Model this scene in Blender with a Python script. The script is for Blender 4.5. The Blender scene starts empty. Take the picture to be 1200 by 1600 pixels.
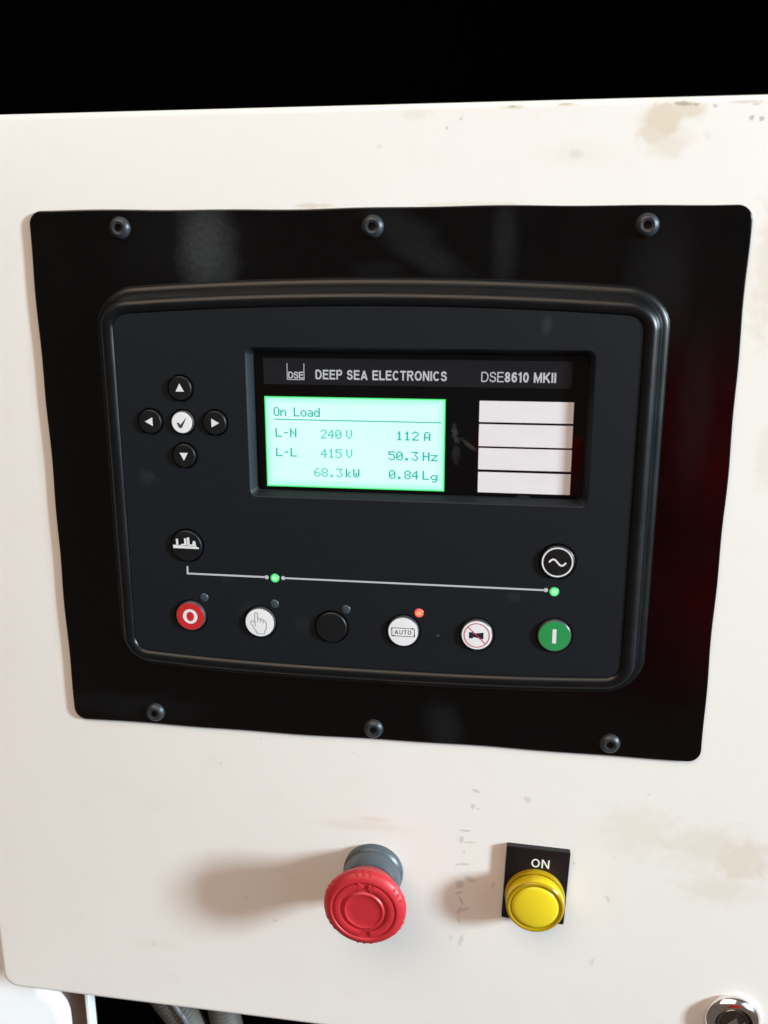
import bpy, bmesh, math, random
from mathutils import Matrix, Vector
random.seed(4)
S = bpy.context.scene
COL = S.collection
MM = 0.001
Z0 = 1.30                       # height of the controller's centre above the ground

# ------------------------------------------------------------------ camera
def W(x, y, h):                 # panel coordinates in mm (x right, y up, h towards the viewer) -> world
    return Vector((x*MM, -h*MM, Z0 + y*MM))
def WD(v): return Vector((v[0], -v[2], v[1]))
cam = bpy.data.cameras.new('camera'); co = bpy.data.objects.new('camera', cam); COL.objects.link(co)
r = WD((0.9901966, -0.0001024, -0.1396804)); u = WD((-0.0347697, 0.9683422, -0.2471931)); b = WD((0.1352837, 0.2496264, 0.9588456))
m = Matrix((r, u, b)).transposed().to_4x4(); m.translation = W(60.13, 93.04, 391.77)
co.matrix_world = m
cam.sensor_fit = 'VERTICAL'; cam.sensor_height = 24; cam.sensor_width = 18; cam.lens = 24*1418.356/1600
cam.clip_start = 0.01; cam.clip_end = 50
cam.dof.use_dof = True; cam.dof.focus_distance = 0.425; cam.dof.aperture_fstop = 7.5
S.camera = co

# ------------------------------------------------------------------ light
S.view_settings.view_transform = 'Standard'; S.view_settings.look = 'None'
S.view_settings.exposure = 0; S.view_settings.gamma = 1
wd = bpy.data.worlds.new('World'); S.world = wd; wd.use_nodes = True
bg = wd.node_tree.nodes['Background']; bg.inputs[0].default_value = (1.0, 0.78, 0.62, 1); bg.inputs[1].default_value = 0.13

def area(name, d, dist, sx, sy, power, col, target=(0, -60, 0)):
    l = bpy.data.lights.new(name, 'AREA'); l.shape = 'RECTANGLE'; l.size = sx; l.size_y = sy; l.energy = power; l.color = col
    o = bpy.data.objects.new(name, l); COL.objects.link(o)
    d = WD(d).normalized(); t = W(*target); o.location = t + d*dist
    o.rotation_euler = d.to_track_quat('Z', 'Y').to_euler()
    return o
# daylight through the open side, far to the right
area('daylight_opening', (2.75, 0.72, 1.0), 6.0, 0.62, 1.15, 712, (0.74, 0.91, 1.0))
# dimmer, wider sky light from the same side
area('sky_light', (2.3, 0.9, 1.55), 4.5, 2.2, 2.6, 26, (0.74, 0.90, 1.0))
# weaker warm fill lamp, added above and in front to lift the shadows
area('warm_fill', (-0.30, 1.25, 1.0), 6.0, 5.5, 3.4, 250, (1.0, 0.80, 0.63))

# ------------------------------------------------------------------ node helpers
def mat(name):
    m = bpy.data.materials.new(name); m.use_nodes = True
    return m, m.node_tree, m.node_tree.nodes['Principled BSDF']
def nd(nt, t, **k):
    n = nt.nodes.new(t)
    for a, v in k.items(): setattr(n, a, v)
    return n
def math_(nt, op, a, b=None, clamp=False):
    n = nd(nt, 'ShaderNodeMath', operation=op); n.use_clamp = clamp
    for i, v in enumerate((a, b)):
        if v is None: continue
        if hasattr(v, 'is_output'): nt.links.new(v, n.inputs[i])
        else: n.inputs[i].default_value = v
    return n.outputs[0]
def coords(nt, scale=1000.0):
    tc = nd(nt, 'ShaderNodeTexCoord'); s = nd(nt, 'ShaderNodeVectorMath', operation='SCALE'); s.inputs['Scale'].default_value = scale
    nt.links.new(tc.outputs['Object'], s.inputs[0]); return s.outputs[0]
def noise(nt, vec, scale, detail=3, rough=0.5, dist=0):
    n = nd(nt, 'ShaderNodeTexNoise'); nt.links.new(vec, n.inputs['Vector'])
    n.inputs['Scale'].default_value = scale; n.inputs['Detail'].default_value = detail
    n.inputs['Roughness'].default_value = rough; n.inputs['Distortion'].default_value = dist
    return n.outputs['Fac']
def blob(nt, vec, nz, x, y, rx, ry, amt, soft=0.8, ragged=1.0, ang=0):
    mp = nd(nt, 'ShaderNodeMapping', vector_type='TEXTURE'); nt.links.new(vec, mp.inputs['Vector'])
    mp.inputs['Location'].default_value = (x, y, 0); mp.inputs['Rotation'].default_value = (0, 0, math.radians(ang)); mp.inputs['Scale'].default_value = (rx, ry, 1e6)
    ln = nd(nt, 'ShaderNodeVectorMath', operation='LENGTH'); nt.links.new(mp.outputs[0], ln.inputs[0])
    k = math_(nt, 'MULTIPLY', math_(nt, 'SUBTRACT', nz, 0.5), ragged*2.0)
    d = math_(nt, 'ADD', ln.outputs['Value'], k)
    mr = nd(nt, 'ShaderNodeMapRange', interpolation_type='SMOOTHSTEP'); nt.links.new(d, mr.inputs[0])
    mr.inputs[1].default_value = 1.0+soft*0.5; mr.inputs[2].default_value = 1.0-soft*0.5; mr.inputs[3].default_value = 0; mr.inputs[4].default_value = amt
    return mr.outputs[0]
def total(nt, outs):
    o = outs[0]
    for q in outs[1:]: o = math_(nt, 'MAXIMUM', o, q)
    return o
def mixc(nt, fac, a, b):
    n = nd(nt, 'ShaderNodeMix', data_type='RGBA')
    if hasattr(fac, 'is_output'): nt.links.new(fac, n.inputs[0])
    else: n.inputs[0].default_value = fac
    for i, v in ((6, a), (7, b)):
        if hasattr(v, 'is_output'): nt.links.new(v, n.inputs[i])
        else: n.inputs[i].default_value = (*v, 1)
    return n.outputs[2]
def bump(nt, bs, h, strength, dist=0.0002):
    bp = nd(nt, 'ShaderNodeBump'); bp.inputs['Strength'].default_value = strength; bp.inputs['Distance'].default_value = dist
    nt.links.new(h, bp.inputs['Height']); nt.links.new(bp.outputs[0], bs.inputs['Normal'])

def simple(name, col, rough=0.5, metal=0, spec=0.5, grain=0, gscale=1.5, var=0.0, coat=0):
    m, nt, bs = mat(name); v = coords(nt)
    n = noise(nt, v, gscale, 4, 0.6); n2 = noise(nt, v, 0.06, 3, 0.6)
    c = mixc(nt, n2, tuple(x*(1-var) for x in col), tuple(min(1, x*(1+var)) for x in col))
    nt.links.new(c, bs.inputs['Base Color'])
    mr = nd(nt, 'ShaderNodeMapRange'); nt.links.new(n2, mr.inputs[0]); mr.inputs[1].default_value = 0.3; mr.inputs[2].default_value = 0.7
    mr.inputs[3].default_value = max(0.02, rough*0.88); mr.inputs[4].default_value = min(1, rough*1.12); nt.links.new(mr.outputs[0], bs.inputs['Roughness'])
    bs.inputs['Metallic'].default_value = metal; bs.inputs['Specular IOR Level'].default_value = spec; bs.inputs['Coat Weight'].default_value = coat
    if grain: bump(nt, bs, n, grain)
    return m
def emis(name, base, ecol, strength, rough=0.3):
    m, nt, bs = mat(name); bs.inputs['Base Color'].default_value = (*base, 1); bs.inputs['Roughness'].default_value = rough
    bs.inputs['Emission Color'].default_value = (*ecol, 1); bs.inputs['Emission Strength'].default_value = strength
    return m

# painted white sheet with stains, specks and scuffs
M = {}
def white_panel():
    m, nt, bs = mat('white_painted_steel'); v = coords(nt)
    nz = noise(nt, v, 0.16, 5, 0.62); nf = noise(nt, v, 0.7, 4, 0.65); big = noise(nt, v, 0.012, 3, 0.5); md = noise(nt, v, 0.04, 4, 0.6)
    col = mixc(nt, big, (0.82, 0.785, 0.75), (0.85, 0.82, 0.785))
    tan = [blob(nt, v, nz, 115.5, 153.0, 8.0, 6.5, .42, .8, .9), blob(nt, v, nz, 123, 156.5, 7, 3.6, .36, .8, .9), blob(nt, v, nz, 112, 149, 6.5, 5.6, .34, .9, 1),
           blob(nt, v, nz, 117, 144, 8, 5, .22, 1, 1), blob(nt, v, nz, 18, 157, 6, 2.0, .14, 1, 1), blob(nt, v, nz, 57, 158.7, 5, .8, .36, .8, 1.2), blob(nt, v, nz, 78, 159, 4, .6, .34, .8, 1.2),
           blob(nt, v, nz, 82, 141, 12, 4, .08, 1.3, 1), blob(nt, v, nz, 126, -161, 16, 11, .13, 1.4, 1.4), blob(nt, v, nz, 160, -166, 22, 9, .17, 1.4, 1.4), blob(nt, v, nz, 174, -172, 12, 11, .26, 1.2, 1.4),
           blob(nt, v, nz, 166, -188, 16, 8, .16, 1.4, 1.4), blob(nt, v, nz, 160, 95, 6, 26, .22, 1.2, 1.2), blob(nt, v, nz, -6, -170, 20, 2.5, .13, 1.3, 1), blob(nt, v, nz, 168, 20, 6, 14, .14, 1.2, 1.2),
           blob(nt, v, nz, -120, -252, 14, 3, .06, 1.3, 1), blob(nt, v, nz, 0, -166, 9, 1.2, .16, 1, 1), blob(nt, v, nz, -25, 122.2, 7, 1.1, .3, .8, 1.3), blob(nt, v, nz, 40, 122.2, 20, .8, .16, .8, 1.3)]
    col = mixc(nt, total(nt, tan), col, (0.52, 0.35, 0.13))
    sp = [(49.6, -146, 2.0, .6, .5, -20), (48.2, -154.5, .9, 1.4, .45, 0), (50.8, -155.6, .7, .5, .4, 0), (44.6, -168.1, 2.6, .6, .5, 0), (43.2, -173.2, 1.0, 1.8, .45, -10), (47.2, -174.4, 3.2, .5, .42, 3),
          (44.5, -180, .7, .9, .25, 0), (44.8, -186.9, 3.4, .55, .42, 5), (41.2, -187.6, .8, .8, .35, 0), (47.8, -195.2, 2.8, 1.3, .42, -20), (42.7, -198.4, 2.2, 2.2, .4, 0), (42.4, -203.4, 2.0, .8, .36, 20),
          (43.6, -207.6, .7, 2.6, .45, 25), (45.4, -212.8, 2.2, .8, .45, 30), (42.7, -213.8, .8, 2.4, .42, -25), (42.9, -219.6, .7, 1.8, .4, 20), (59.2, -197, .7, 2.4, .34, -10),
          (44.0, -231, 1.1, 3.2, .34, -12), (38.8, -230, 1.0, 1.6, .2, 0), (74.1, -148.4, 1.8, 1.4, .34, -40), (114.8, -199.4, 1.0, 2.0, .30, 20), (109.2, -236.1, 1.1, 2.2, .24, 0),
          (121.6, 158.4, 3.2, .8, .8, -4), (126.5, 158.0, 1.2, .6, .6, 0), (133.8, 157.3, .8, .6, .6, 0), (145.5, 158.5, 6, .55, .4, 0), (149, 157.6, 1.4, .5, .5, 0), (147.6, 152.7, .9, .9, .75, 0), (151.3, 152.3, .8, .9, .8, 0),
          (56.2, 158.9, 1.2, .4, .7, 0), (77, 159.4, 2.6, .4, .6, 0), (36, 154.8, .7, .7, .4, 0), (30.5, 151.5, .5, .6, .55, 0), (82, 141, 2.6, 1.6, .2, 0), (-77.4, -141.1, .5, .4, .6, 0), (-52.2, -230, 1.1, .9, .35, 0),
          (-120, -252.5, 1.2, .9, .2, 0), (-160, -240, .8, .8, .14, 0), (131.5, 147, 1.3, 2, .13, 30), (3, 145, 1, .6, .2, 0), (95.5, 118, 1.2, .8, .2, 0), (130, -141, 1, .6, .2, 0), (-67, -218, .5, .5, .4, 0),
          (97.5, -181, .6, .8, .35, 0), (-10, -130, .6, .5, .3, 0), (-56, -126.5, .8, .5, .3, 0), (116, -176, .8, .4, .25, 0)]
    dk = [blob(nt, v, nf, x, y, a, b_, k*.66, .9, .9, an) for x, y, a, b_, k, an in sp]
    # scattered faint fly-specks
    fine = noise(nt, v, 0.33, 2, 0.5); f2 = nd(nt, 'ShaderNodeMapRange'); nt.links.new(fine, f2.inputs[0]); f2.inputs[1].default_value = .745; f2.inputs[2].default_value = .80; f2.inputs[4].default_value = .14
    col = mixc(nt, math_(nt, 'MAXIMUM', total(nt, dk), f2.outputs[0]), col, (0.20, 0.165, 0.15))
    gr = nd(nt, 'ShaderNodeMapRange'); nt.links.new(md, gr.inputs[0]); gr.inputs[1].default_value = .55; gr.inputs[2].default_value = .75; gr.inputs[4].default_value = .07
    col = mixc(nt, gr.outputs[0], col, (0.55, 0.47, 0.38))
    nt.links.new(col, bs.inputs['Base Color']); bs.inputs['Roughness'].default_value = 0.55; bs.inputs['Specular IOR Level'].default_value = 0.25
    pe = noise(nt, v, 0.45, 3, 0.55); bump(nt, bs, pe, 0.09, 0.0004)
    return m
M['white'] = white_panel()
def plate_mat():
    m, nt, bs = mat('black_gloss_plate'); v = coords(nt)
    nz = noise(nt, v, 0.06, 5, 0.6); nf = noise(nt, v, 0.5, 3, 0.6)
    d = [blob(nt, v, nz, -72, 106, 11, 16, 1.0, 1.6, .7), blob(nt, v, nz, -80, 108, 24, 16, .10, 1.6, .7), blob(nt, v, nz, 12, 112, 15, 7, .22, 1.4, 1.2, -25), blob(nt, v, nz, 22, 102, 16, 5, .26, 1.4, 1.2, -25),
         blob(nt, v, nz, 55, 107, 4.5, 17, .26, 1.4, .5), blob(nt, v, nz, 118, 92, 10, 24, .16, 1.6, .9), blob(nt, v, nz, 34, -112, 7, 11, .22, 1.4, 1), blob(nt, v, nz, 4, 96, 10, 4, .1, 1, 1),
         blob(nt, v, nz, -120, -112, 30, 6, .10, 1.4, 1), blob(nt, v, nz, 136, 40, 6, 30, .10, 1.5, 1.2)]
    sp = nd(nt, 'ShaderNodeMapRange'); nt.links.new(noise(nt, v, 0.9, 2, 0.5), sp.inputs[0]); sp.inputs[1].default_value = .76; sp.inputs[2].default_value = .80; sp.inputs[4].default_value = .25
    dust_haze = total(nt, d)  # dust, together with hazy reflections painted in as grey smudges
    dust_haze = math_(nt, 'MULTIPLY', dust_haze, math_(nt, 'ADD', nf, 0.5))
    dust_haze = math_(nt, 'MAXIMUM', dust_haze, sp.outputs[0])
    col = mixc(nt, dust_haze, (0.0008, 0.0010, 0.0014), (0.026, 0.029, 0.031)); nt.links.new(col, bs.inputs['Base Color'])
    mr = nd(nt, 'ShaderNodeMapRange'); nt.links.new(nz, mr.inputs[0]); mr.inputs[1].default_value = .3; mr.inputs[2].default_value = .7; mr.inputs[3].default_value = .12; mr.inputs[4].default_value = .22
    nt.links.new(math_(nt, 'ADD', mr.outputs[0], math_(nt, 'MULTIPLY', dust_haze, 0.3)), bs.inputs['Roughness'])
    bs.inputs['Specular IOR Level'].default_value = 0.40
    bump(nt, bs, noise(nt, v, 0.02, 2, .5), 0.12, 0.002)
    return m
M['plate'] = plate_mat()
M['housing'] = simple('black_satin_housing', (0.0028, 0.0040, 0.0054),    .34, spec=.38, grain=.05, gscale=3, var=.15)
def face_mat():
    m, nt, bs = mat('dark_matte_membrane'); v = coords(nt)
    n2 = noise(nt, v, 0.05, 3, 0.6); nz = noise(nt, v, .25, 4, .6)
    col = mixc(nt, n2, (0.0042, 0.0066, 0.0096), (0.0054, 0.0080, 0.0112))
    sc = [blob(nt, v, nz, -101, 6, 3.5, 3, .12, 1, 1.2), blob(nt, v, nz, 73, 75, 2.0, 4, .20, 1.1, 1, -15), blob(nt, v, nz, -55, -56, 5, 5, .07, 1.2, .8), blob(nt, v, nz, -30, -60, 5, 3, .05, 1.2, .8),
          blob(nt, v, nz, 31, -62, .6, .5, .6, .8, .3), blob(nt, v, nz, 64, -42, 3, 2, .10, 1, 1), blob(nt, v, nz, -66, -40, 2.5, 2, .06, 1, 1)]
    sp = nd(nt, 'ShaderNodeMapRange'); nt.links.new(noise(nt, v, 1.1, 2, 0.5), sp.inputs[0]); sp.inputs[1].default_value = .77; sp.inputs[2].default_value = .81; sp.inputs[4].default_value = .35
    col = mixc(nt, math_(nt, 'MAXIMUM', total(nt, sc), sp.outputs[0]), col, (0.075, 0.08, 0.085)); nt.links.new(col, bs.inputs['Base Color'])
    bs.inputs['Roughness'].default_value = .52; bs.inputs['Specular IOR Level'].default_value = .32
    bump(nt, bs, noise(nt, v, 6, 3, .6), .18, .00012)
    return m
M['face'] = face_mat()
def glass_mat():
    m, nt, bs = mat('black_window_acrylic'); v = coords(nt); nz = noise(nt, v, .35, 4, .65); nf = noise(nt, v, 1.4, 2, .5)
    sc = [blob(nt, v, nz, 36.5, 29, 1.2, 3.4, .25, 1, 1.9, 10), blob(nt, v, nz, 42.5, 24, 3.6, .8, .24, 1, 1.3, -40), blob(nt, v, nz, 37, 20, 1.4, 3.5, .15, 1, 1.6), blob(nt, v, nz, 66, 1.5, 2.4, 1.2, .3, 1, 1.4)]
    sp = nd(nt, 'ShaderNodeMapRange'); nt.links.new(nf, sp.inputs[0]); sp.inputs[1].default_value = .735; sp.inputs[2].default_value = .78; sp.inputs[4].default_value = .8
    near = blob(nt, v, nz, 38, 22, 5, 17, 1, 1, 1)
    k = math_(nt, 'MAXIMUM', total(nt, sc), math_(nt, 'MULTIPLY', sp.outputs[0], near))
    nt.links.new(mixc(nt, k, (0.0022, 0.0022, 0.0026), (.10, .10, .10)), bs.inputs['Base Color'])
    bs.inputs['Roughness'].default_value = .09; bs.inputs['Specular IOR Level'].default_value = .3; return m
M['glass'] = glass_mat()
M['band'] = simple('grey_header_print', (0.011, 0.012, 0.015), .14)
M['print_white'] = simple('white_print', (0.50, 0.51, 0.53), .45, var=.04)
M['print_light'] = simple('light_print', (0.74, 0.74, 0.76), .45, var=.03)
M['paper'] = simple('blank_label_card', (0.76, 0.72, 0.74), .55, var=.04)
M['btn_black'] = simple('black_rubber_button', (0.0040, 0.0046, 0.0058), .42, grain=.08, gscale=4)
M['btn_side'] = simple('button_side_rubber', (0.045, 0.047, 0.052), .35)
M['well'] = simple('black_button_recess', (0.0015, 0.0015, 0.002), .6)
M['btn_white'] = simple('white_button_face', (0.78, 0.78, 0.80), .42, var=.03)
M['btn_red'] = simple('red_button_face', (0.52, 0.020, 0.022), .40, var=.05)
M['btn_green'] = simple('green_button_face', (0.020, 0.27, 0.075), .40, var=.05)
M['ink'] = simple('dark_ink', (0.035, 0.04, 0.05), .5)
M['ink_grey'] = simple('grey_ink', (0.16, 0.17, 0.18), .5)
M['ink_blue'] = simple('navy_ink', (0.012, 0.012, 0.028), .5)
M['ink_red'] = simple('red_ink', (0.52, 0.03, 0.05), .5)
M['led_off'] = simple('unlit_lens', (0.040, 0.052, 0.064), .35)
def led(name, core, rim):
    m, nt, bs = mat(name); v = coords(nt)
    ln = nd(nt, 'ShaderNodeVectorMath', operation='LENGTH'); nt.links.new(v, ln.inputs[0])
    mr = nd(nt, 'ShaderNodeMapRange', interpolation_type='SMOOTHSTEP'); nt.links.new(ln.outputs['Value'], mr.inputs[0]); mr.inputs[1].default_value = .5; mr.inputs[2].default_value = 2.0
    nt.links.new(mixc(nt, mr.outputs[0], core, rim), bs.inputs['Emission Color']); bs.inputs['Emission Strength'].default_value = 1.0
    bs.inputs['Base Color'].default_value = (.05, .05, .05, 1); bs.inputs['Roughness'].default_value = .3; return m
M['led_green'] = led('lit_green_led', (0.42, 1.5, 0.60), (0.015, 0.62, 0.12))
M['led_red'] = led('lit_red_led', (1.9, 0.42, 0.20), (0.95, 0.06, 0.03))
def lcd_mat():
    m, nt, bs = mat('green_backlit_lcd'); v = coords(nt); sx = nd(nt, 'ShaderNodeSeparateXYZ'); nt.links.new(v, sx.inputs[0])
    ex = math_(nt, 'SUBTRACT', 39.5, math_(nt, 'ABSOLUTE', sx.outputs[0])); ey = math_(nt, 'SUBTRACT', 20.05, math_(nt, 'ABSOLUTE', sx.outputs[1]))
    d = math_(nt, 'MINIMUM', ex, ey)
    def ramp(lo, hi):
        mr = nd(nt, 'ShaderNodeMapRange', interpolation_type='SMOOTHSTEP'); nt.links.new(d, mr.inputs[0]); mr.inputs[1].default_value = lo; mr.inputs[2].default_value = hi; return mr.outputs[0]
    c = mixc(nt, ramp(0, 1.0), (0.010, 0.80, 0.10), (0.42, 1.04, 0.80))
    lo = noise(nt, v, .03, 2, .4)
    hot = math_(nt, 'MULTIPLY', ramp(0.2, 4.5), math_(nt, 'ADD', lo, .5), True)
    c = mixc(nt, hot, c, (0.70, 1.07, 0.97))
    nt.links.new(c, bs.inputs['Emission Color']); bs.inputs['Emission Strength'].default_value = 1.0
    bs.inputs['Base Color'].default_value = (.02, .03, .02, 1); bs.inputs['Roughness'].default_value = .2; return m
M['lcd'] = lcd_mat()
M['lcd_ink'] = emis('lcd_segments', (.01, .02, .02), (0.012, 0.47, 0.43), 1.0)
M['lcd_ink_soft'] = emis('lcd_faint_segments', (.01, .02, .02), (0.10, 0.64, 0.58), 1.0)
M['grey_body'] = simple('grey_plastic_collar', (0.060, 0.078, 0.091), .38, grain=.05, var=.06)
M['red_cap'] = simple('red_plastic_cap', (0.50, 0.024, 0.034), .42, grain=.07, gscale=1.2, var=.07)
bs = M['red_cap'].node_tree.nodes['Principled BSDF']; bs.inputs['Subsurface Weight'].default_value = .12; bs.inputs['Subsurface Radius'].default_value = (1, .2, .1); bs.inputs['Subsurface Scale'].default_value = .002
M['holder'] = simple('black_legend_plastic', (0.0060, 0.0045, 0.0060), .38, var=.1)
def yellow(name, col, rough, trans):
    m, nt, bs = mat(name); v = coords(nt); n2 = noise(nt, v, .1, 3, .5)
    nt.links.new(mixc(nt, n2, tuple(x*.95 for x in col), tuple(min(1, x*1.05) for x in col)), bs.inputs['Base Color'])
    bs.inputs['Roughness'].default_value = rough; bs.inputs['Transmission Weight'].default_value = trans; bs.inputs['IOR'].default_value = 1.45
    bs.inputs['Subsurface Weight'].default_value = .35 if not trans else 0; bs.inputs['Subsurface Radius'].default_value = (1, .8, .1); bs.inputs['Subsurface Scale'].default_value = .003
    return m
M['lens'] = yellow('yellow_lamp_lens', (0.72, 0.53, 0.010), .20, 0)
M['lens_rim'] = yellow('amber_lens_rim', (0.44, 0.29, 0.005), .18, .12)
M['lens_face'] = yellow('pale_yellow_lens_face', (0.80, 0.62, 0.022), .26, 0)
M['chrome'] = simple('polished_chrome', (0.86, 0.84, 0.84), .14, metal=1)
M['steel_dark'] = simple('worn_dark_steel', (0.20, 0.18, 0.17), .25, metal=1)
M['screw'] = simple('black_oxide_screw', (0.040, 0.046, 0.054), .40, metal=.4, grain=.15, gscale=1.2, var=.25)
M['socket'] = simple('dark_socket', (0.008, 0.008, 0.009), .45)
M['conduit'] = simple('grey_conduit_plastic', (0.10, 0.09, 0.078), .55, grain=.1, var=.2)
M['cable'] = simple('pale_cable_jacket', (0.13, 0.13, 0.15), .4, var=.1)
M['frame_white'] = simple('white_frame_paint', (0.80, 0.80, 0.80), .45, grain=.05, gscale=.5, var=.03)
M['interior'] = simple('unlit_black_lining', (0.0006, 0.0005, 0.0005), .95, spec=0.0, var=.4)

# ------------------------------------------------------------------ object helpers
def thing(name, label, cat, x, y, h=0, group=None):
    o = bpy.data.objects.new(name, None); o.empty_display_size = .01; COL.objects.link(o)
    o.location = W(x, y, h); o.rotation_euler = (math.pi/2, 0, 0); o['label'] = label; o['category'] = cat
    if group: o['group'] = group
    return o
def link(name, me, material, parent, loc=(0, 0, 0), label=None, rz=0):
    o = bpy.data.objects.new(name, me); COL.objects.link(o); o.parent = parent
    o.location = (loc[0]*MM, loc[1]*MM, loc[2]*MM); o.rotation_euler = (0, 0, rz)
    if material and not me.materials: me.materials.append(material)
    if label: o['label'] = label
    return o
def mesh_from(name, verts, faces, smooth=35):
    me = bpy.data.meshes.new(name); me.from_pydata([(a*MM, b_*MM, c*MM) for a, b_, c in verts], [], faces)
    if smooth:
        me.polygons.foreach_set('use_smooth', [True]*len(me.polygons)); me.set_sharp_from_angle(angle=math.radians(smooth))
    me.update(); return me
def loft(rings, cap0=False, cap1=True, close=False):
    n = len(rings[0]); V = [p for rg in rings for p in rg]; F = []
    for i in range(len(rings)-1 + (1 if close else 0)):
        a = i*n; b_ = ((i+1) % len(rings))*n
        for j in range(n): k = (j+1) % n; F.append((a+j, a+k, b_+k, b_+j))
    if cap0: F.append(tuple(reversed(range(n))))
    if cap1: F.append(tuple((len(rings)-1)*n+j for j in range(n)))
    return V, F
def circ(rad, h, n=64, x=0, y=0): return [(x+rad*math.cos(2*math.pi*i/n), y+rad*math.sin(2*math.pi*i/n), h) for i in range(n)]
def lathe(name, prof, n=64, cap0=False, cap1=True, smooth=35):
    V, F = loft([circ(a, h, n) for a, h in prof], cap0, cap1); return mesh_from(name, V, F, smooth)
def rrect(x0, x1, y0, y1, rad, n=10, edge=24, top=None, bot=None):
    """rounded rectangle, counter-clockwise, optional bowed top and bottom (functions of x)"""
    P = []
    cs = [(x1-rad, y1-rad, 0), (x0+rad, y1-rad, 90), (x0+rad, y0+rad, 180), (x1-rad, y0+rad, 270)]
    for ci, (cx, cy, a0) in enumerate(cs):
        for i in range(n+1):
            a = math.radians(a0+90*i/n); P.append((cx+rad*math.cos(a), cy+rad*math.sin(a)))
        nx = cs[(ci+1) % 4]; an = math.radians(nx[2]); s = P[-1]; e = (nx[0]+rad*math.cos(an), nx[1]+rad*math.sin(an))
        for i in range(1, edge): t = i/edge; P.append((s[0]+(e[0]-s[0])*t, s[1]+(e[1]-s[1])*t))
    if top or bot:
        Q = []; cy = (y0+y1)/2
        for x, y in P:
            if y > cy: y += top(x)*min(1, (y-cy)/(y1-cy))**2
            else: y += bot(x)*min(1, (cy-y)/(cy-y0))**2
            Q.append((x, y))
        P = Q
    return P
def at(P, h): return [(x, y, h) for x, y in P]
def flat(name, polys, h=0):
    V = []; F = []
    for P in polys:
        s = len(V); V += [(x, y, h) for x, y in P]; F.append(tuple(range(s, s+len(P))))
    return mesh_from(name, V, F, 0)
def strip(pts, w, closed=False):
    """quads of a flat stroke with mitred joints"""
    P = [Vector(p) for p in pts]; n = len(P); L = []; Rr = []
    for i in range(n):
        a = P[i-1] if (i > 0 or closed) else None; c = P[(i+1) % n] if (i < n-1 or closed) else None
        d1 = (P[i]-a).normalized() if a is not None else None; d2 = (c-P[i]).normalized() if c is not None else None
        d = ((d1 or Vector((0, 0))) + (d2 or Vector((0, 0)))).normalized() if (d1 and d2) else (d1 or d2)
        nn = Vector((-d.y, d.x)); ref = d1 or d2; k = max(.45, nn.dot(Vector((-ref.y, ref.x))))
        L.append(P[i]+nn*w/2/k); Rr.append(P[i]-nn*w/2/k)
    out = []
    for i in range(n if closed else n-1):
        j = (i+1) % n; out.append([tuple(Rr[i]), tuple(Rr[j]), tuple(L[j]), tuple(L[i])])
    return out
def disc(x, y, rad, n=24): return [(x+rad*math.cos(2*math.pi*i/n), y+rad*math.sin(2*math.pi*i/n)) for i in range(n)]
def box(name, x0, x1, y0, y1, h0, h1, bev=.6, rad=1.0):
    P = lambda d: rrect(x0+d, x1-d, y0+d, y1-d, max(rad-d, .15), 4, 1)
    V, F = loft([at(P(0), h0), at(P(0), h1-bev), at(P(bev*.3), h1-bev*.3), at(P(bev), h1)], False, True); return mesh_from(name, V, F, 40)
def sharp(me):
    me.polygons.foreach_set('use_smooth', [False]*len(me.polygons)); return me
def text_mesh(name, s, width, height, bold=0.0, spacing=1.0):
    cu = bpy.data.curves.new(name, 'FONT'); cu.body = s; cu.size = 10; cu.offset = bold; cu.space_character = spacing; cu.resolution_u = 4
    o = bpy.data.objects.new(name, cu); COL.objects.link(o); bpy.context.view_layer.update()
    me = bpy.data.meshes.new_from_object(o.evaluated_get(bpy.context.evaluated_depsgraph_get())); bpy.data.objects.remove(o); bpy.data.curves.remove(cu)
    xs = [v.co.x for v in me.vertices]; ys = [v.co.y for v in me.vertices]; x0, x1, y0, y1 = min(xs), max(xs), min(ys), max(ys)
    for v in me.vertices:
        v.co.x = (v.co.x-x0)/(x1-x0)*width*MM; v.co.y = (v.co.y-y0)/(y1-y0)*height*MM; v.co.z = 0
    me.name = name; me.materials.clear(); return me
def arc(cx, cy, rx, ry, a0, a1, n=14): return [(cx+rx*math.cos(math.radians(a0+(a1-a0)*i/n)), cy+ry*math.sin(math.radians(a0+(a1-a0)*i/n))) for i in range(n+1)]
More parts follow.
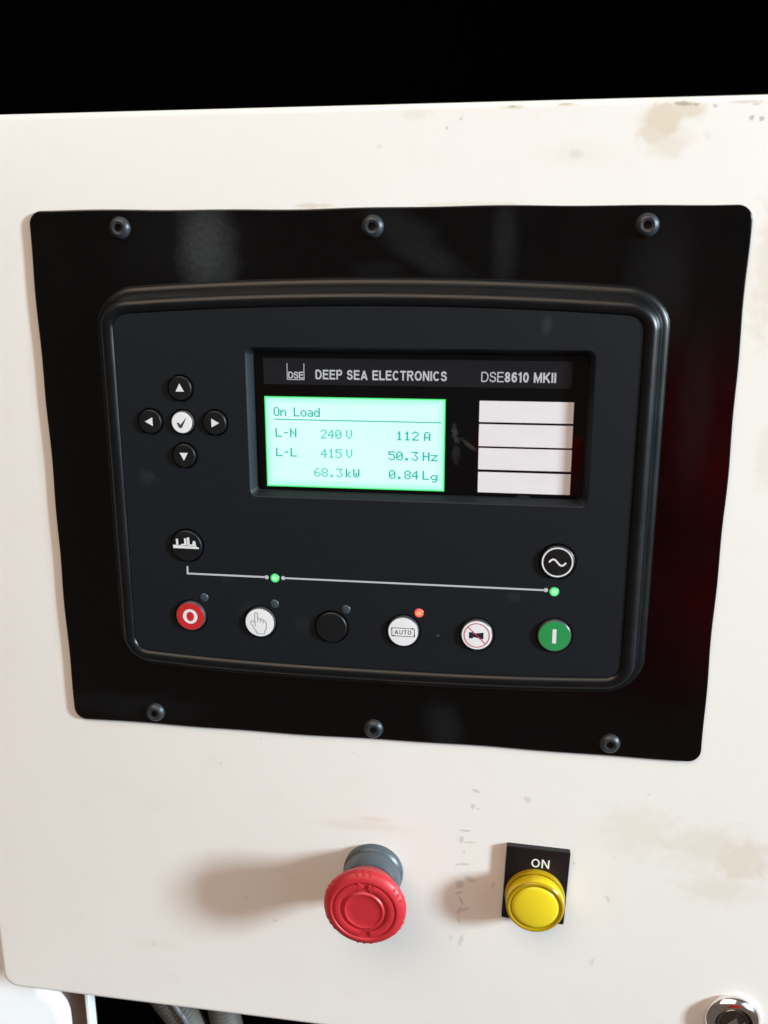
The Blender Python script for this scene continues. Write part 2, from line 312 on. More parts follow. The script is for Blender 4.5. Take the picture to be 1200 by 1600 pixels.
def glyph(c, t):
    h = t/2                              # strokes run on centre lines inside a box of height 1
    T, B_, Mid = 1-h, h, .5
    if c == 'D': return .74, [[(h, B_), (h, T)], [(h, T)]+arc(.36, .5, .38-h, .5-h, 90, -90)+[(h, B_)]]
    if c == 'E': return .66, [[(h, 0), (h, 1)], [(h, T), (.66, T)], [(h, .53), (.61, .53)], [(h, B_), (.66, B_)]]
    if c == 'P': return .68, [[(h, 0), (h, 1)], [(h, T), (.42, T)]+arc(.42, .71+h*.2, .26-h, .29-h*.8, 90, -90)+[(h, .42+h)]]
    if c == 'S': return .68, [[(.66-h, .70)]+arc(.34, .74-h*.1, .31-h, .26-h*.9, 20, 170, 9)+[(h+.03, .66), (.16, .575), (.50, .475)]+[(.66-h, .36)]+arc(.34, .26+h*.1, .34-h, .26-h*.9, 0, -160, 10)+[(h, .30)]]
    if c == 'A': return .80, [[(h*.9, 0), (.40, T+h*.3)], [(.80-h*.9, 0), (.40, T+h*.3)], [(.17, .27), (.63, .27)]]
    if c == 'L': return .62, [[(h, 0), (h, 1)], [(h, B_), (.62, B_)]]
    if c == 'C': return .74, [arc(.38, .5, .38-h, .5-h, 42, 318, 20)]
    if c == 'T': return .66, [[(.33, 0), (.33, T-h)], [(0, T), (.66, T)]]
    if c == 'R': return .74, [[(h, 0), (h, 1)], [(h, T), (.44, T)]+arc(.44, .72+h*.2, .27-h, .28-h*.8, 90, -90)+[(h, .44+h)], [(.40, .46), (.72-h*.6, 0)]]
    if c == 'O': return .80, [arc(.40, .5, .40-h, .5-h, 0, 360, 28)]
    if c == 'N': return .74, [[(h, 0), (h, 1)], [(.74-h, 0), (.74-h, 1)], [(h*1.1, 1-h*.3), (.74-h*1.1, h*.3)]]
    if c == 'I': return t, [[(h, 0), (h, 1)]]
    if c == 'M': return .86, [[(h, 0), (h, 1)], [(.86-h, 0), (.86-h, 1)], [(h, 1-h*.4), (.43, .12), (.86-h, 1-h*.4)]]
    if c == 'K': return .76, [[(h, 0), (h, 1)], [(h, .34), (.70-h*.3, 1)], [(.28, .55), (.74-h*.5, 0)]]
    if c == 'U': return .74, [[(h, 1), (h, .36)]+arc(.37, .37, .37-h, .37-h, 180, 360)+[(.74-h, 1)]]
    if c == '8': return .60, [arc(.30, .75-h*.3, .27-h, .25-h*.7, 0, 360, 20), arc(.30, .27, .30-h, .27-h, 0, 360, 20)]
    if c == '6': return .60, [arc(.31, .34, .29-h, .34-h, 0, 360, 22), [(h+.015, .36)]+arc(.33, .56, .315-h, .44-h, 172, 35, 12)]
    if c == '1': return .40, [[(.30-h*.4, 0), (.30-h*.4, 1)], [(.04, .72), (.29, .90)]]
    if c == '0': return .60, [arc(.30, .5, .30-h, .5-h, 0, 360, 26)]
    return .30, []
def sans(name, s_, width, height, t=.19, gap=.12):
    polys = []; x = 0; z = 0
    for c in s_:
        w, st = glyph(c, t)
        for q in st:
            z += 1
            for P in strip(q, t): polys.append(([(a+x, b_) for a, b_ in P], z))
        x += w+gap
    x -= gap; V = []; F = []
    for P, z in polys:
        k = len(V); V += [(a/x*width, b_*height, (z % 4)*.004) for a, b_ in P]; F.append(tuple(range(k, k+len(P))))
    return mesh_from(name, V, F, 0)
def faces_with_holes(outer, holes, h):
    bm = bmesh.new(); E = []
    for P in [outer]+holes:
        vs = [bm.verts.new((x*MM, y*MM, h*MM)) for x, y in P]
        for i in range(len(vs)): E.append(bm.edges.new((vs[i], vs[(i+1) % len(vs)])))
    bmesh.ops.triangle_fill(bm, use_beauty=True, use_dissolve=False, edges=E, normal=(0, 0, 1))
    for f in bm.faces:
        if f.normal.z < 0: f.normal_flip()
    return bm
def add_loft(bm, rings, cap1=False):
    V, F = loft(rings, False, cap1); vs = [bm.verts.new((a*MM, b_*MM, c*MM)) for a, b_, c in V]
    for f in F: bm.faces.new([vs[i] for i in f])
def fin(name, bm, smooth=35):
    me = bpy.data.meshes.new(name); bm.to_mesh(me); bm.free()
    me.polygons.foreach_set('use_smooth', [True]*len(me.polygons)); me.set_sharp_from_angle(angle=math.radians(smooth)); return me

# ------------------------------------------------------------------ structure behind: dark cabinet interior
def interior():
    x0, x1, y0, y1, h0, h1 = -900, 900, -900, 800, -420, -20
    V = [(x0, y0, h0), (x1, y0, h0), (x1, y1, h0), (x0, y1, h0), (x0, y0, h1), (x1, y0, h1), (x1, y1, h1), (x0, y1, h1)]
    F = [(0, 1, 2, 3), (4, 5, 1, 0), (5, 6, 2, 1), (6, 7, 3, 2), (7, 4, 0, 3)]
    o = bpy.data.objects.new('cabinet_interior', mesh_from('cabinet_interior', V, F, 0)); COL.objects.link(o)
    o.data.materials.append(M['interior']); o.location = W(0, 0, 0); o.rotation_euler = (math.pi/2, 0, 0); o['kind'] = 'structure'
interior()

# ------------------------------------------------------------------ white door sheet
door = thing('panel_door', 'stained off-white steel door sheet carrying the black plate, the red stop knob and the yellow lamp', 'door panel', 0, -290, 0)
door.location = W(0, 0, 0)
def door_mesh():
    def P(d):
        x0, x1, y0, y1 = -210.4+d, 330, -291.2+d, 161.3-d
        pts = rrect(x0, x1, y0, y1, max(.5, 9-d), 10, 24)
        out = []
        for x, y in pts:
            if y < 0: y -= (x+200)*0.0155*min(1, max(0, (-y-200)/80))
            out.append((x, y))
        return out
    rg = [at(P(0), -22), at(P(0), -3.0), at(P(.25), -1.8), at(P(.9), -.8), at(P(1.8), -.2), at(P(3.0), 0)]
    V, F = loft(rg, False, False); bmx = faces_with_holes([(x, y) for x, y in P(3.0)], [], 0)
    me0 = mesh_from('sheet', V, F, 40); bmx.from_mesh(me0); bmesh.ops.remove_doubles(bmx, verts=bmx.verts, dist=1e-6)
    return fin('sheet', bmx, 40)
link('sheet', door_mesh(), M['white'], door)

# ------------------------------------------------------------------ black mounting plate
plate = thing('mounting_plate', 'glossy black rounded mounting plate screwed onto the white door around the controller', 'plate', 0, 0, 0)
def wav(P):   # the plate is hand cut: its edges wander by a fraction of a millimetre
    return [(x+.2*math.sin(y*.045+1)+.2*math.sin(y*.13), y+.3*math.sin(x*.037)+.15*math.sin(x*.11+2)) for x, y in P]
pr = lambda d: wav(rrect(-151.7+d, 151.2-d, -121.4+d, 121.3-d, 6-d, 8, 40))
V, F = loft([at(pr(0), 0.02), at(pr(0), 1.3), at(pr(.2), 1.75), at(pr(.6), 2.0)], False, False)
bmx = faces_with_holes(pr(.6), [], 2.0); bmx.from_mesh(mesh_from('t', V, F, 0)); bmesh.ops.remove_doubles(bmx, verts=bmx.verts, dist=1e-6)
link('plate_sheet', fin('plate_sheet', bmx, 30), M['plate'], plate)
# socket button-head screws
hexr = lambda rad, h, a0=.3: [(rad*math.cos(a0+2*math.pi*i/48)*(1/ math.cos(((2*math.pi*i/48) % (math.pi/3))-math.pi/6))*.92, rad*math.sin(a0+2*math.pi*i/48)*(1/math.cos(((2*math.pi*i/48) % (math.pi/3))-math.pi/6))*.92, h) for i in range(48)]
V, F = loft([circ(4.7, 0, 48), circ(4.75, .5, 48), circ(4.5, 1.2, 48), circ(4.0, 1.9, 48), circ(3.2, 2.45, 48), circ(2.75, 2.62, 48), circ(2.35, 2.5, 48), hexr(1.75, 2.35)], False, False)
screw_me = mesh_from('screw', V, F, 30); screw_me.materials.append(M['screw'])
V, F = loft([hexr(1.75, 2.35), hexr(1.7, .5)], False, True); sock_me = mesh_from('hex_socket', V, F, 30); sock_me.materials.append(M['socket'])
V, F = loft([circ(5.6, 0, 48), circ(5.6, .22, 48), circ(5.2, .3, 48), circ(4.6, .3, 48)], False, False)
for i, (x, y) in enumerate([(-109.7, 113.9), (.4, 113.7), (111, 113.4), (-108.7, -114.4), (.1, -115.3), (110.3, -114.7)]):
    s = link('screw', screw_me, None, plate, (x, y, 2.0), rz=i*.7)
    link('hex_socket', sock_me, None, s)

# ------------------------------------------------------------------ controller
ctl = thing('generator_controller', 'black generator controller with a lit green screen, round push buttons and a blank label window', 'controller', 0, 0, 2)
HB = 2.0                                    # controller origin sits on the plate
LY = lambda x: -3.3*(abs(x)/105)**2.2
def top(x): return -3.4*(abs(x-3)/104)**2.0
def bot(x): return 2.6*(abs(x-3)/104)**2.6
def outline(t, hh, n=12):
    return at(rrect(-123.2+t, 122.9-t, -91.5+t, 93.3-t, max(17.5-t*.98, 4.5), n, 30, top, bot), hh)
prof = [(0, 0), (0, 1.0), (.25, 1.6), (.8, 2.2), (1.6, 2.7), (2.6, 3.0), (3.3, 3.1), (3.6, 3.4)]
prof += [(8.6-4.8*math.cos(math.radians(a)), 3.9+7.6*math.sin(math.radians(a))) for a in range(4, 95, 9)] + [(9.8, 11.25), (10.7, 10.8), (11.3, 10.1), (11.7, 9.4), (11.9, 8.6)]
V, F = loft([outline(t, h) for t, h in prof], False, False)
link('housing', mesh_from('housing', V, F, 28), M['housing'], ctl)
# front face with recesses
FH = 10.3
fo = [(x, y) for x, y, _ in outline(11.62, 0)]
buttons = [('arrow_button', -82.7, 46.7, 5.25, 'black', 'up', 'black round button with a white up arrow'),
           ('arrow_button', -82.5, 17.0, 5.25, 'black', 'down', 'black round button with a white down arrow'),
           ('arrow_button', -97.3, 31.9, 5.25, 'black', 'left', 'black round button with a white left arrow'),
           ('arrow_button', -67.8, 31.9, 5.25, 'black', 'right', 'black round button with a white right arrow'),
           ('tick_button', -82.5, 31.8, 5.15, 'white', 'tick', 'small white button with a dark tick'),
           ('transfer_button', -83.7, -24.6, 7.2, 'black', 'city', 'black round button with a white factory skyline'),
           ('transfer_button', 81.9, -25.0, 7.4, 'black', 'sine', 'black round button with a white ring and wave'),
           ('stop_button', -83.7, -58.5, 7.1, 'red', 'O', 'red round button with a white O'),
           ('mode_button', -50.7, -59.8, 7.2, 'white', 'hand', 'white round button with a pointing hand'),
           ('mode_button', -17.4, -60.4, 7.2, 'black', None, 'plain black round button'),
           ('mode_button', 15.4, -60.6, 7.2, 'white', 'auto', 'white round button printed AUTO'),
           ('mode_button', 48.3, -60.4, 7.2, 'white', 'horn', 'white round button with a crossed-out horn'),
           ('start_button', 82.1, -58.9, 7.4, 'green', 'I', 'green round button with a white bar')]
win = rrect(-53.4, 93.4, -.9, 64.8, 3.2, 6, 6)
holes = [win] + [disc(x, y, rad+.75, 40) for _, x, y, rad, *_ in buttons]
bmx = faces_with_holes(fo, holes, FH)
add_loft(bmx, [at(fo, FH), at([(x*1.004, y*1.005) for x, y in fo], FH-1.4)])
for q in holes[1:]: add_loft(bmx, [at(list(reversed(q)), FH), at(list(reversed(q)), FH-1.8)], True)
wi = lambda d: rrect(-53.4+d, 93.4-d, -.9+d, 64.8-d, 3.2-min(d*.6, 2), 6, 6)
rings = [at(list(reversed(wi(0))), FH), at(list(reversed(wi(.25))), FH-.12), at(list(reversed(wi(.5))), FH-.4), at(list(reversed(wi(2.3))), FH-3.5), at(list(reversed(wi(2.7))), FH-4.5), at(list(reversed(wi(2.7))), FH-5.8)]
add_loft(bmx, rings); bmesh.ops.remove_doubles(bmx, verts=bmx.verts, dist=2e-6)
link('front_face', fin('front_face', bmx, 32), M['face'], ctl)
for nm, x, y, rad, *_ in buttons: pass

# icons, in mm about the button centre
def icon(k):
    if k in ('up', 'down', 'left', 'right'):
        a = {'up': 0, 'left': 90, 'down': 180, 'right': 270}[k]; c, s = math.cos(math.radians(a)), math.sin(math.radians(a))
        P = [(0, 2.15), (-1.9, -1.35), (1.9, -1.35)]; return [[(x*c-y*s, x*s+y*c) for x, y in P]], 'print_light'
    if k == 'tick': return [[(-2.3, -.3), (-1.5, .1), (-.75, -1.0), (2.3, 2.4), (-.1, -2.4), (-1.3, -2.4)]], 'ink'
    if k == 'city':
        g = [[(-6.2, -1.15), (5.9, -1.15), (5.9, -.45), (5.0, -.35), (4.9, .1), (-6.2, .45)], [(-4.7, .2), (-3.7, .2), (-3.75, 3.3), (-4.75, 3.3)], [(-.9, .0), (.25, .0), (.2, 3.7), (-.9, 3.6)],
             [(.5, .0), (1.7, .0), (1.55, 4.2), (.5, 4.1)], [(2.7, .0), (4.7, .0), (4.3, 2.5), (3.2, 2.5)], [(-3.2, .2), (-.9, .2), (-.9, 1.1), (-2.2, .9)], [(1.7, .0), (2.8, .0), (2.8, .9), (1.7, .8)]]
        return g, 'print_light'
    if k == 'sine':
        g = strip([(6.35*math.cos(a*math.pi/30), 6.35*math.sin(a*math.pi/30)) for a in range(60)], .62, True)
        g += strip([(-3.6+7.2*i/24, 1.35*math.sin(i/24*2*math.pi)-.1) for i in range(25)], .75); return g, 'print_light'
    if k == 'O':
        n = 40; g = []
        for i in range(n):
            a, b_ = 2*math.pi*i/n, 2*math.pi*(i+1)/n
            g.append([(3.5*math.cos(a), 3.55*math.sin(a)), (3.5*math.cos(b_), 3.55*math.sin(b_)), (1.85*math.cos(b_), 2.3*math.sin(b_)), (1.85*math.cos(a), 2.3*math.sin(a))])
        return g, 'print_light'
    if k == 'I': return [[(-.85, -3.3), (.85, -3.3), (.85, 3.3), (-.85, 3.3)]], 'print_light'
    if k == 'hand':
        P = [(-1.3, -5.4), (-1.8, -4.2), (-4.1, -.4), (-4.2, .4), (-3.2, .9), (-2.2, -.1), (-2.15, .2), (-2.25, 4.2), (-1.9, 4.8), (-1.2, 4.8), (-.9, 4.3), (-.85, 2.1), (.6, 1.9), (1.7, 1.5), (2.7, .8), (3.1, .1), (3.1, -2.6), (2.4, -3.8), (2.2, -5.3)]
        g = strip(P, .26, True) + strip([(-.85, 2.1), (-.8, .2)], .24) + strip([(.5, 1.9), (.6, .2)], .24) + strip([(1.7, 1.4), (1.75, -.1)], .24) + strip([(-2.2, -.1), (-2.0, -1.8)], .24)
        return g, 'ink_grey'
    if k == 'auto':
        g = strip([(-5.0, -2.0), (5.2, -2.1), (5.1, 1.7), (-5.1, 1.8)], .30, True)
        for x, y, s in ((-5.1, 1.1, 1), (5.15, -1.3, -1)): g.append([(x-.5, y), (x+.5, y), (x, y+.75*s)] if s > 0 else [(x+.5, y), (x-.5, y), (x, y-.75)])
        g.append([(4.0, 2.2), (4.0, 1.2), (4.9, 1.7)]); g.append([(-4.0, -1.55), (-4.9, -2.0), (-4.0, -2.5)]); return g, 'ink'
    if k == 'horn':
        return [[(-3.4, -1.5), (-1.6, -1.5), (-1.6, -.8), (3.0, -1.7), (3.0, 1.5), (-1.6, .8), (-1.6, 1.4), (-3.4, 1.4)]], 'ink_blue'
BH = FH + 1.35
for nm, x, y, rad, colr, ic, lab in buttons:
    base = FH-1.8
    me = lathe(nm, [(rad, 0), (rad, 2.55), (rad-.12, 2.9), (rad-.42, 3.13), (rad-.7, 3.15)], 56, False, True, 30)
    bo = link(nm, me, M['btn_black'] if colr == 'black' else M['btn_side'], ctl, (x, y, base), lab)
    top_h = 3.15
    if colr != 'black':
        link('button_face', lathe('button_face', [(rad-.55, 0.0), (rad-.6, .05), (rad-1.2, .08)], 56), M['btn_'+colr], bo, (0, 0, top_h)); top_h += .09
    if ic:
        g, mk = icon(ic); link('icon', flat('icon', g, 0), M[mk], bo, (0, 0, top_h+.03))
        if ic == 'auto':
            link('lettering', sans('lettering', 'AUTO', 7.6, 2.0, .15, .22), M['ink'], bo, (-3.8, -1.15, top_h+.03))
        if ic == 'horn':
            g = strip([(5.55*math.cos(a*math.pi/30), 5.55*math.sin(a*math.pi/30)) for a in range(60)], .38, True); g += strip([(-4.0, 3.9), (4.0, -3.9)], .40)
            link('prohibition_ring', flat('prohibition_ring', g, 0), M['ink_red'], bo, (0, 0, top_h+.055))
# indicator LEDs
led_me = lathe('indicator', [(2.1, 0), (2.05, .18), (1.6, .38), (.8, .48)], 32, False, True, 60)
for x, y, k, lab in [(-77.1, -49.4, 'led_off', None), (-43.9, -50.8, 'led_off', None), (-10.8, -51.8, 'led_off', None), (22.4, -51.7, 'led_red', 'lit red indicator above the AUTO button'),
                     (-43.2, -38.4, 'led_green', 'lit green indicator on the white line under the screen'), (81.2, -38.8, 'led_green', 'lit green indicator at the right end of the white line')]:
    me = led_me.copy(); me.materials.clear(); me.materials.append(M[k]); link('indicator', me, None, ctl, (x, y, FH+.02), lab)
# printed line diagram
g = strip([(-84.2, -34.6), (-84.3, -38.1), (-47.2, -38.15)], .85); link('printed_line', flat('printed_line', g, 0), M['print_white'], ctl, (0, 0, FH+.04))
g = strip([(-39.4, -38.2), (77.8, -38.3)], .8); link('printed_line', flat('printed_line', g, 0), M['print_white'], ctl, (0, 0, FH+.04))
for x in (-47.0, -39.4, 77.6): link('line_dot', flat('line_dot', [disc(0, 0, .95)], 0), M['print_white'], ctl, (x, -38.2, FH+.07))

# display window (h relative to the controller origin: photograph plane h=8 -> 6)
WH = 6.0
wn = link('display_window', box('display_window', -51.6, 91.6, .9, 63.0, WH-2, WH, .1, 1), M['glass'], ctl)
link('header_band', flat('header_band', [[(-46.6, 48.6), (84.3, 48.6), (84.3, 59.8), (-46.6, 59.8)]]), M['band'], wn, (0, 0, WH+.03))
T = WH+.06
link('maker_name', sans('maker_name', 'DEEP SEA ELECTRONICS', 56.4, 4.1, .175, .125), M['print_white'], wn, (-23.7, 50.95, T))
link('model_name', sans('model_name', 'DSE', 9.3, 4.2, .11, .11), M['print_white'], wn, (47.1, 50.9, T))
link('model_name', sans('model_name', '8610 MKII', 21.1, 4.2, .18, .12), M['print_white'], wn, (56.8, 50.9, T))
lg = strip([(-36.1, 57.6), (-36.1, 50.7), (-28.7, 50.7), (-28.7, 57.6)], .32)
link('logo_frame', flat('logo_frame', lg), M['print_white'], wn, (0, 0, T))
link('logo_letters', sans('logo_letters', 'DSE', 6.7, 2.9, .17, .06), M['print_white'], wn, (-35.7, 51.15, T))
for k, (y0, y1) in enumerate([(34.0, 43.0), (23.65, 33.1), (13.55, 22.85), (3.45, 12.45)]):
    cx, cy = 66.2, (y0+y1)/2; hw = 19.55
    link('label_strip', sharp(box('label_strip', -hw, hw, -(y1-y0)/2, (y1-y0)/2, 0, .06, .02, .1)), M['paper'], wn, (cx+.05*k, cy, WH+.02))
lcd = link('lcd_screen', flat('lcd_screen', [[(-39.5, -20.05), (39.5, -20.05), (39.5, 20.05), (-39.5, 20.05)]]), M['lcd'], wn, (-7.1, 23.3, WH+.05))
FONT = {'O': '0E11131519110E', 'n': '00001619111111', 'L': '1010101010101F', 'o': '00000E1111110E', 'a': '00000E010F110F', 'd': '01010D1311110F', '-': '0000000E000000', 'N': '11111915131111',
        '2': '0E11010204081F', '4': '02060A121F0202', '0': '0E11131519110E', 'V': '1111111111110A04', '1': '040C040404040E', '5': '1F101E0101110E', '6': '0608101E11110E', '8': '0E11110E11110E', '.': '0000000000000C0C',
        '3': '1F02040201110E', 'k': '10101214181412', 'W': '1111111515150A', 'A': '0E1111111F1111', 'H': '1111111F111111', 'z': '00001F0204081F', 'g': '00000F11110F010E'}
FONT['V'] = '1111111111 0A04'.replace(' ', ''); FONT['.'] = '00000000000C0C'; FONT['O'] = '0E11111111110E'
def dots(s, x, y, mk, px=.545, py=.56):
    polys = []
    for ci, ch in enumerate(s):
        if ch == ' ': continue
        hx = FONT[ch]; rows = [int(hx[i:i+2], 16) for i in range(0, len(hx), 2)]
        dy = -py*1 if ch == 'g' else 0
        for r_, bits in enumerate(rows):
            c = 0
            while c < 5:
                if bits >> (4-c) & 1:
                    e = c
                    while e < 4 and bits >> (3-e) & 1: e += 1
                    X0 = (ci*6+c)*px-.08; X1 = (ci*6+e+1)*px+.08; Y0 = (6-r_)*py+dy; polys.append([(X0, Y0), (X1, Y0), (X1, Y0+py-.004), (X0, Y0+py-.004)]); c = e+1
                else: c += 1
    o = link('lcd_text', flat('lcd_text', polys), M[mk], wn, (x, y, WH+.09)); return o
dots('On Load', -42.6, 34.7, 'lcd_ink', .50, .56); dots('L-N', -42.0, 25.5, 'lcd_ink'); dots('L-L', -42.0, 16.9, 'lcd_ink')
dots('240', -21.9, 25.3, 'lcd_ink_soft'); dots('V', -10.6, 25.3, 'lcd_ink_soft', .52); dots('415', -21.9, 16.8, 'lcd_ink_soft'); dots('V', -10.6, 16.8, 'lcd_ink_soft', .52)
dots('68.3', -25.0, 8.2, 'lcd_ink_soft', .55); dots('kW', -10.9, 8.2, 'lcd_ink')
dots('112', 11.3, 25.3, 'lcd_ink', .57); dots('A', 23.3, 25.3, 'lcd_ink'); dots('50.3', 8.0, 16.5, 'lcd_ink', .56); dots('Hz', 22.9, 16.5, 'lcd_ink', .58); dots('0.84', 8.2, 8.2, 'lcd_ink', .56); dots('Lg', 22.9, 8.2, 'lcd_ink', .58)
link('lcd_rule', flat('lcd_rule', [[(-42.4, 33.05), (30.6, 33.05), (30.6, 33.5), (-42.4, 33.5)]]), M['lcd_ink'], wn, (0, 0, WH+.09))

# ------------------------------------------------------------------ emergency stop
es = thing('emergency_stop_button', 'red mushroom emergency stop knob on a grey collar below the black plate', 'stop button', -.4, -194.6, 0)
link('collar', lathe('collar', [(14.9, 0), (15.0, 2.6), (14.6, 3.6), (13.9, 4.0), (13.7, 4.4), (14.0, 4.9), (14.4, 5.6), (14.5, 9.5), (14.3, 13.0), (13.6, 14.4), (12.0, 14.8), (11.0, 15.0), (11.0, 17.5)], 72, False, False, 40), M['grey_body'], es)
cap = link('cap', lathe('cap', [(11.0, 15.8), (13.6, 16.2), (14.6, 17.2), (15.4, 19.0), (16.8, 21.6), (18.4, 24.0), (19.5, 26.2), (19.75, 27.4), (19.55, 28.6), (18.8, 29.7), (17.6, 30.6), (16.3, 31.25), (15.5, 31.35), (15.2, 31.1), (15.0, 30.7), (13.0, 30.6), (10.0, 30.55),
    (9.9, 30.6), (9.6, 31.2), (9.2, 31.5), (8.8, 31.45), (8.5, 31.15), (8.1, 31.0), (5, 31.1), (1.5, 31.15)], 96, False, True, 50), M['red_cap'], es)
def arc_band(r0, r1, a0, a1, hgt, n=40):
    sec = [(r0, 0), (r0+.12, hgt*.8), (r0+.4, hgt), ((r0+r1)/2, hgt+.05), (r1-.4, hgt), (r1-.12, hgt*.8), (r1, 0)]
    V = []; F = []
    for i in range(n+1):
        a = math.radians(a0+(a1-a0)*i/n)
        # taper the ends into an arrow
        for rr, hh in sec: V.append((rr*math.cos(a), rr*math.sin(a), hh))
    m_ = len(sec)
    for i in range(n):
        for j in range(m_-1): F.append((i*m_+j, i*m_+j+1, (i+1)*m_+j+1, (i+1)*m_+j))
    F.append(tuple(range(m_))); F.append(tuple(reversed(range(n*m_, n*m_+m_)))); return V, F
for a0, a1 in ((102, 262), (-76, 80)):
    V, F = arc_band(11.3, 14.5, a0, a1, .75); link('arrow_arc', mesh_from('arrow_arc', V, F, 50), M['red_cap'], cap, (0, 0, 30.55))
for a, d in ((97, 1), (73, -1)):      # arrow heads
    ar = math.radians(a); c = Vector((12.9*math.cos(ar), 12.9*math.sin(ar))); t = Vector((math.sin(ar), -math.cos(ar)))*d; n_ = Vector((math.cos(ar), math.sin(ar)))
    P = [c+t*1.6, c-n_*2.4-t*1.0, c+n_*2.4-t*1.0]
    V = [(p.x, p.y, 0) for p in P]+[(p.x*.985+c.x*.015, p.y*.985+c.y*.015, .8) for p in P]
    F = [(0, 1, 4, 3), (1, 2, 5, 4), (2, 0, 3, 5), (3, 4, 5)]; link('arrow_head', mesh_from('arrow_head', V, F, 0), M['red_cap'], cap, (0, 0, 30.55))
for g0 in range(30, 390, 60):
    V = []; F = []
    for k in (-1, 0, 1):
        a = math.radians(g0+k*9.5); s = len(V); er = Vector((math.cos(a), math.sin(a), 0)); et = Vector((-math.sin(a), math.cos(a), 0))
        for rr, hh in ((17.4, 30.35), (19.0, 29.6), (20.05, 27.6), (18.0, 27)):
            for w in (-.55, .55): q = er*rr+et*w; V.append((q.x, q.y, hh+.25))
        F += [(s, s+1, s+3, s+2), (s+2, s+3, s+5, s+4), (s+4, s+5, s+7, s+6), (s, s+2, s+4, s+6), (s+1, s+7, s+5, s+3)]
    link('grip_ridge', mesh_from('grip_ridge', V, F, 0), M['red_cap'], cap)

# ------------------------------------------------------------------ yellow indicator lamp
lamp = thing('indicator_lamp', 'yellow pilot lamp on a black legend plate reading ON, right of the red stop knob', 'lamp', 79.5, -198.2, 0)
lamp.rotation_euler = (math.pi/2, math.radians(2.0), 0)
lp = link('legend_plate', box('legend_plate', -15.2, 15.2, -15.3, 25.2, 0, 3.0, .5, .8), M['holder'], lamp)
link('legend_insert', box('legend_insert', -13.6, 13.6, -13.4, 23.6, 3.0, 3.06, .02, .5), M['holder'], lp)
link('lettering', sans('lettering', 'ON', 8.6, 4.7, .15, .16), M['print_light'], lp, (-2.9, 15.2, 3.09))
link('lens_rim', lathe('lens_rim', [(14.3, 3.1), (14.45, 5.0), (14.2, 5.7), (13.7, 5.9), (13.1, 5.3), (12.8, 5.2)], 72, False, False, 40), M['lens_rim'], lamp)
lens = link('lens', lathe('lens', [(12.8, 5.0), (13.3, 6.3), (13.8, 6.9), (13.95, 10.0), (13.9, 11.4), (13.75, 12.2)], 72, False, False, 40), M['lens'], lamp)
link('lens_groove', lathe('lens_groove', [(13.75, 12.2), (13.4, 12.8), (12.9, 13.1), (12.3, 13.0), (11.9, 12.6), (11.4, 12.4), (11.1, 12.6)], 72, False, False, 60), M['lens_rim'], lens)
link('lens_face', lathe('lens_face', [(11.1, 12.6), (10.8, 13.0), (9.8, 13.3), (8, 13.6), (6, 13.85), (4, 14.0), (2, 14.1), (.6, 14.15)], 72, False, True, 60), M['lens_face'], lens)

# ------------------------------------------------------------------ chrome lock
lk = thing('cam_lock', 'round chrome key lock set in the bottom right of the white door', 'lock', 178.0, -259.9, 0)
lb = link('bezel', lathe('bezel', [(13.2, 0), (13.3, 1.6), (12.9, 2.6), (11.2, 4.4), (9.6, 5.0), (8.9, 4.9), (8.6, 4.3), (8.5, 1.0)], 80, False, True, 30), M['chrome'], lk)
link('recess_floor', lathe('recess_floor', [(8.45, 1.05), (8.4, 1.1)], 48), M['socket'], lb)
link('barrel', lathe('barrel', [(7.4, 1.1), (7.4, 3.3), (7.0, 3.7), (6.2, 3.4), (5.6, 2.2)], 60, False, True, 25), M['steel_dark'], lk)
P = [(3.9*math.cos(math.radians(a)), 3.9*math.sin(math.radians(a))) for a in (75, 195, 315)]
V, F = loft([at(P, 2.2), at(P, 4.6), at([(x*.8, y*.8) for x, y in P], 5.0)], False, True); link('drive_pin', mesh_from('drive_pin', V, F, 0), M['chrome'], lk)

# ------------------------------------------------------------------ behind the bottom edge: frame, conduits, cable
fr = thing('cabinet_frame', 'white cabinet frame post with a folded lip below the lower left corner of the door', 'frame', -298.8, -350, -23)
fr.rotation_euler = (math.pi/2, 0, math.radians(8))
M['brown'] = simple('shaded_post_brown', (0.115, 0.066, 0.044), .6, grain=.1, var=.2)  # brown of the post, with the shadow lying on it put into the colour
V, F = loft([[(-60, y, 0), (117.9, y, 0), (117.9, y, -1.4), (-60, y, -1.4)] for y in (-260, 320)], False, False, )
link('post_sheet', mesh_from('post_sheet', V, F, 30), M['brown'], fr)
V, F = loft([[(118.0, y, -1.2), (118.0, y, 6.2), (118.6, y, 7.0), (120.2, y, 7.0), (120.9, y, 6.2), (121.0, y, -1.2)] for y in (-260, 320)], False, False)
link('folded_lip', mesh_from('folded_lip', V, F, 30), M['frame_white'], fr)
def cov(d): return [(-60, -230), (106.5-d, -230)] + [(80.5+(26-d)*math.cos(math.radians(a)), 8.5+(26-d)*math.sin(math.radians(a))) for a in range(0, 66, 5)] + [(88-d, 60), (86-d, 320), (-60, 320)]  # curved edge shaped along the border between light and shadow on the frame
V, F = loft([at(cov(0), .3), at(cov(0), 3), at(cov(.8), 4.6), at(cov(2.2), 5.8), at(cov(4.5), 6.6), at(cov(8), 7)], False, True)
link('cover_sheet', mesh_from('cover_sheet', V, F, 50), M['frame_white'], fr)
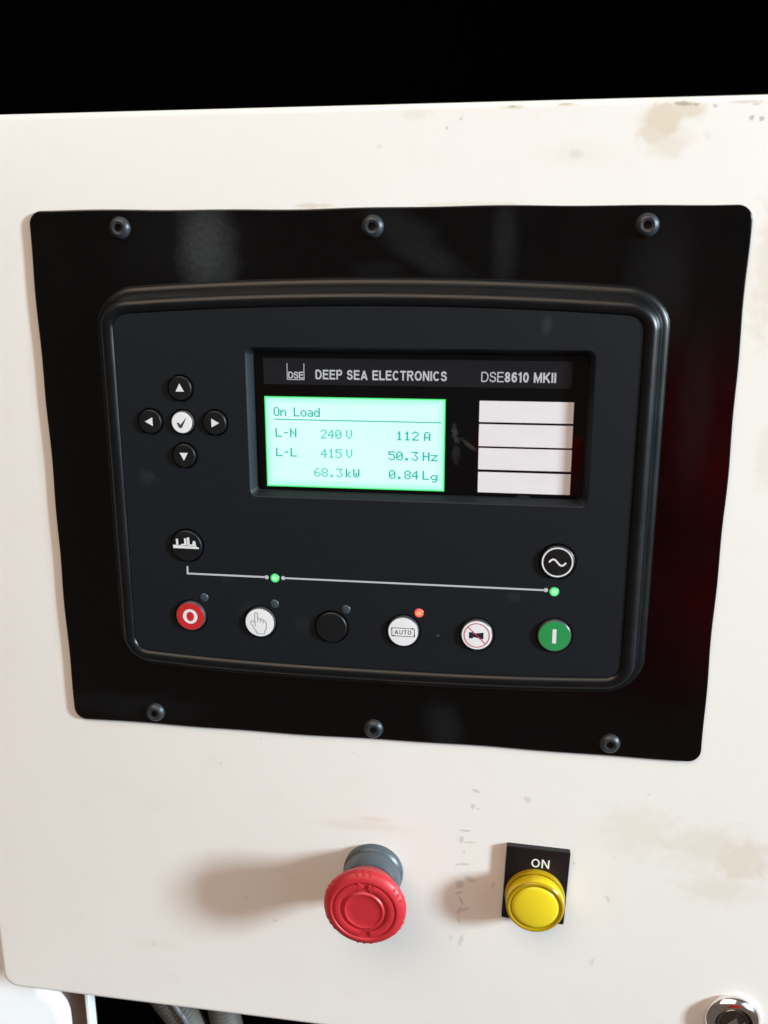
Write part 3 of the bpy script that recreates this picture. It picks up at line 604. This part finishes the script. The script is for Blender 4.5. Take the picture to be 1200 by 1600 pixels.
def tube(name, path, rad, material, parent, pitch=None, depth=0, n=28):
    pts = [Vector(p) for p in path]
    def cr(t):
        k = min(int(t), len(pts)-2); f = t-k; p0 = pts[max(k-1, 0)]; p1 = pts[k]; p2 = pts[k+1]; p3 = pts[min(k+2, len(pts)-1)]
        return .5*((2*p1)+(p2-p0)*f+(2*p0-5*p1+4*p2-p3)*f*f+(3*p1-p0-3*p2+p3)*f**3)
    N = 260 if pitch else 60; C = [cr(i/N*(len(pts)-1)) for i in range(N+1)]; V = []; s = 0
    for i, c in enumerate(C):
        t = (C[min(i+1, N)]-C[max(i-1, 0)]).normalized(); a = t.cross(Vector((0, 0, 1))).normalized(); b_ = t.cross(a)
        if i: s += (c-C[i-1]).length
        rr = rad + (depth*math.sin(s/pitch*2*math.pi) if pitch else 0)
        for j in range(n): q = c+a*rr*math.cos(2*math.pi*j/n)+b_*rr*math.sin(2*math.pi*j/n); V.append(tuple(q))
    F = [(i*n+j, i*n+(j+1) % n, (i+1)*n+(j+1) % n, (i+1)*n+j) for i in range(N) for j in range(n)]
    return link(name, mesh_from(name, V, F, 80), material, parent)
c1 = thing('conduit', 'grey corrugated conduit slanting below the door, the one nearer the white post', 'conduit', -146, -350, -72)
tube('corrugated_tube', [(-34, 70, -20), (-14, 25, 0), (0, 0, 2), (13, -24, 0), (28, -80, -10)], 10.5, M['conduit'], c1, 2.5, .55)
c2 = thing('conduit', 'narrower dark grey corrugated conduit below the door, right of the slanting one', 'conduit', -113, -350, -78)
tube('corrugated_tube', [(-20, 80, -20), (-6, 25, 0), (0, 0, 0), (3, -24, 0), (8, -80, -10)], 9.5, M['conduit'], c2, 2.6, .55)
c3 = thing('cable', 'thin pale cable lying along the slanting grey conduit', 'cable', -134, -352, -60)
tube('cable_jacket', [(-38, 70, -16), (-14, 20, -2), (-1, 0, 0), (6, -14, 0), (18, -80, -10)], 1.7, M['cable'], c3)

# ------------------------------------------------------------------ red cloth added out of view, to give the black plate a red reflection
rc = thing('added_red_cloth', 'crumpled red cloth added out of view opposite the door for the red reflection in the black plate', 'cloth', 360, -520, 950)
V = []; F = []; nx, ny = 60, 50
for j in range(ny+1):
    for i in range(nx+1):
        x = -190+400*i/nx; y = 520*j/ny
        V.append((x+18*math.sin(y*.012), y+10*math.sin(x*.02), 70*math.sin(x*.034+1.6*math.sin(y*.008))+40*math.sin(x*.058+y*.02)+42*math.sin(y*.024+x*.012)))
for j in range(ny):
    for i in range(nx): a = j*(nx+1)+i; F.append((a, a+1, a+nx+2, a+nx+1))
k = len(V); V += [(a, b_, c+1.0) for a, b_, c in V]; F += [tuple(q+k for q in reversed(f)) for f in F]
rim = [i for i in range(nx+1)]+[j*(nx+1)+nx for j in range(1, ny+1)]+[ny*(nx+1)+i for i in range(nx-1, -1, -1)]+[j*(nx+1) for j in range(ny-1, 0, -1)]
for a, b_ in zip(rim, rim[1:]+rim[:1]): F.append((b_, a, a+k, b_+k))
M['cloth'] = simple('red_cotton', (0.80, 0.035, 0.022), .8, grain=.2, var=.1)
nt = M['cloth'].node_tree; tr = nd(nt, 'ShaderNodeBsdfTranslucent'); tr.inputs[0].default_value = (0.95, 0.06, 0.035, 1); mx = nd(nt, 'ShaderNodeMixShader'); mx.inputs[0].default_value = .7
nt.links.new(nt.nodes['Principled BSDF'].outputs[0], mx.inputs[1]); nt.links.new(tr.outputs[0], mx.inputs[2]); nt.links.new(mx.outputs[0], nt.nodes['Material Output'].inputs['Surface'])
link('cloth_sheet', mesh_from('cloth_sheet', V, F, 60), M['cloth'], rc)

S.render.engine = 'CYCLES'
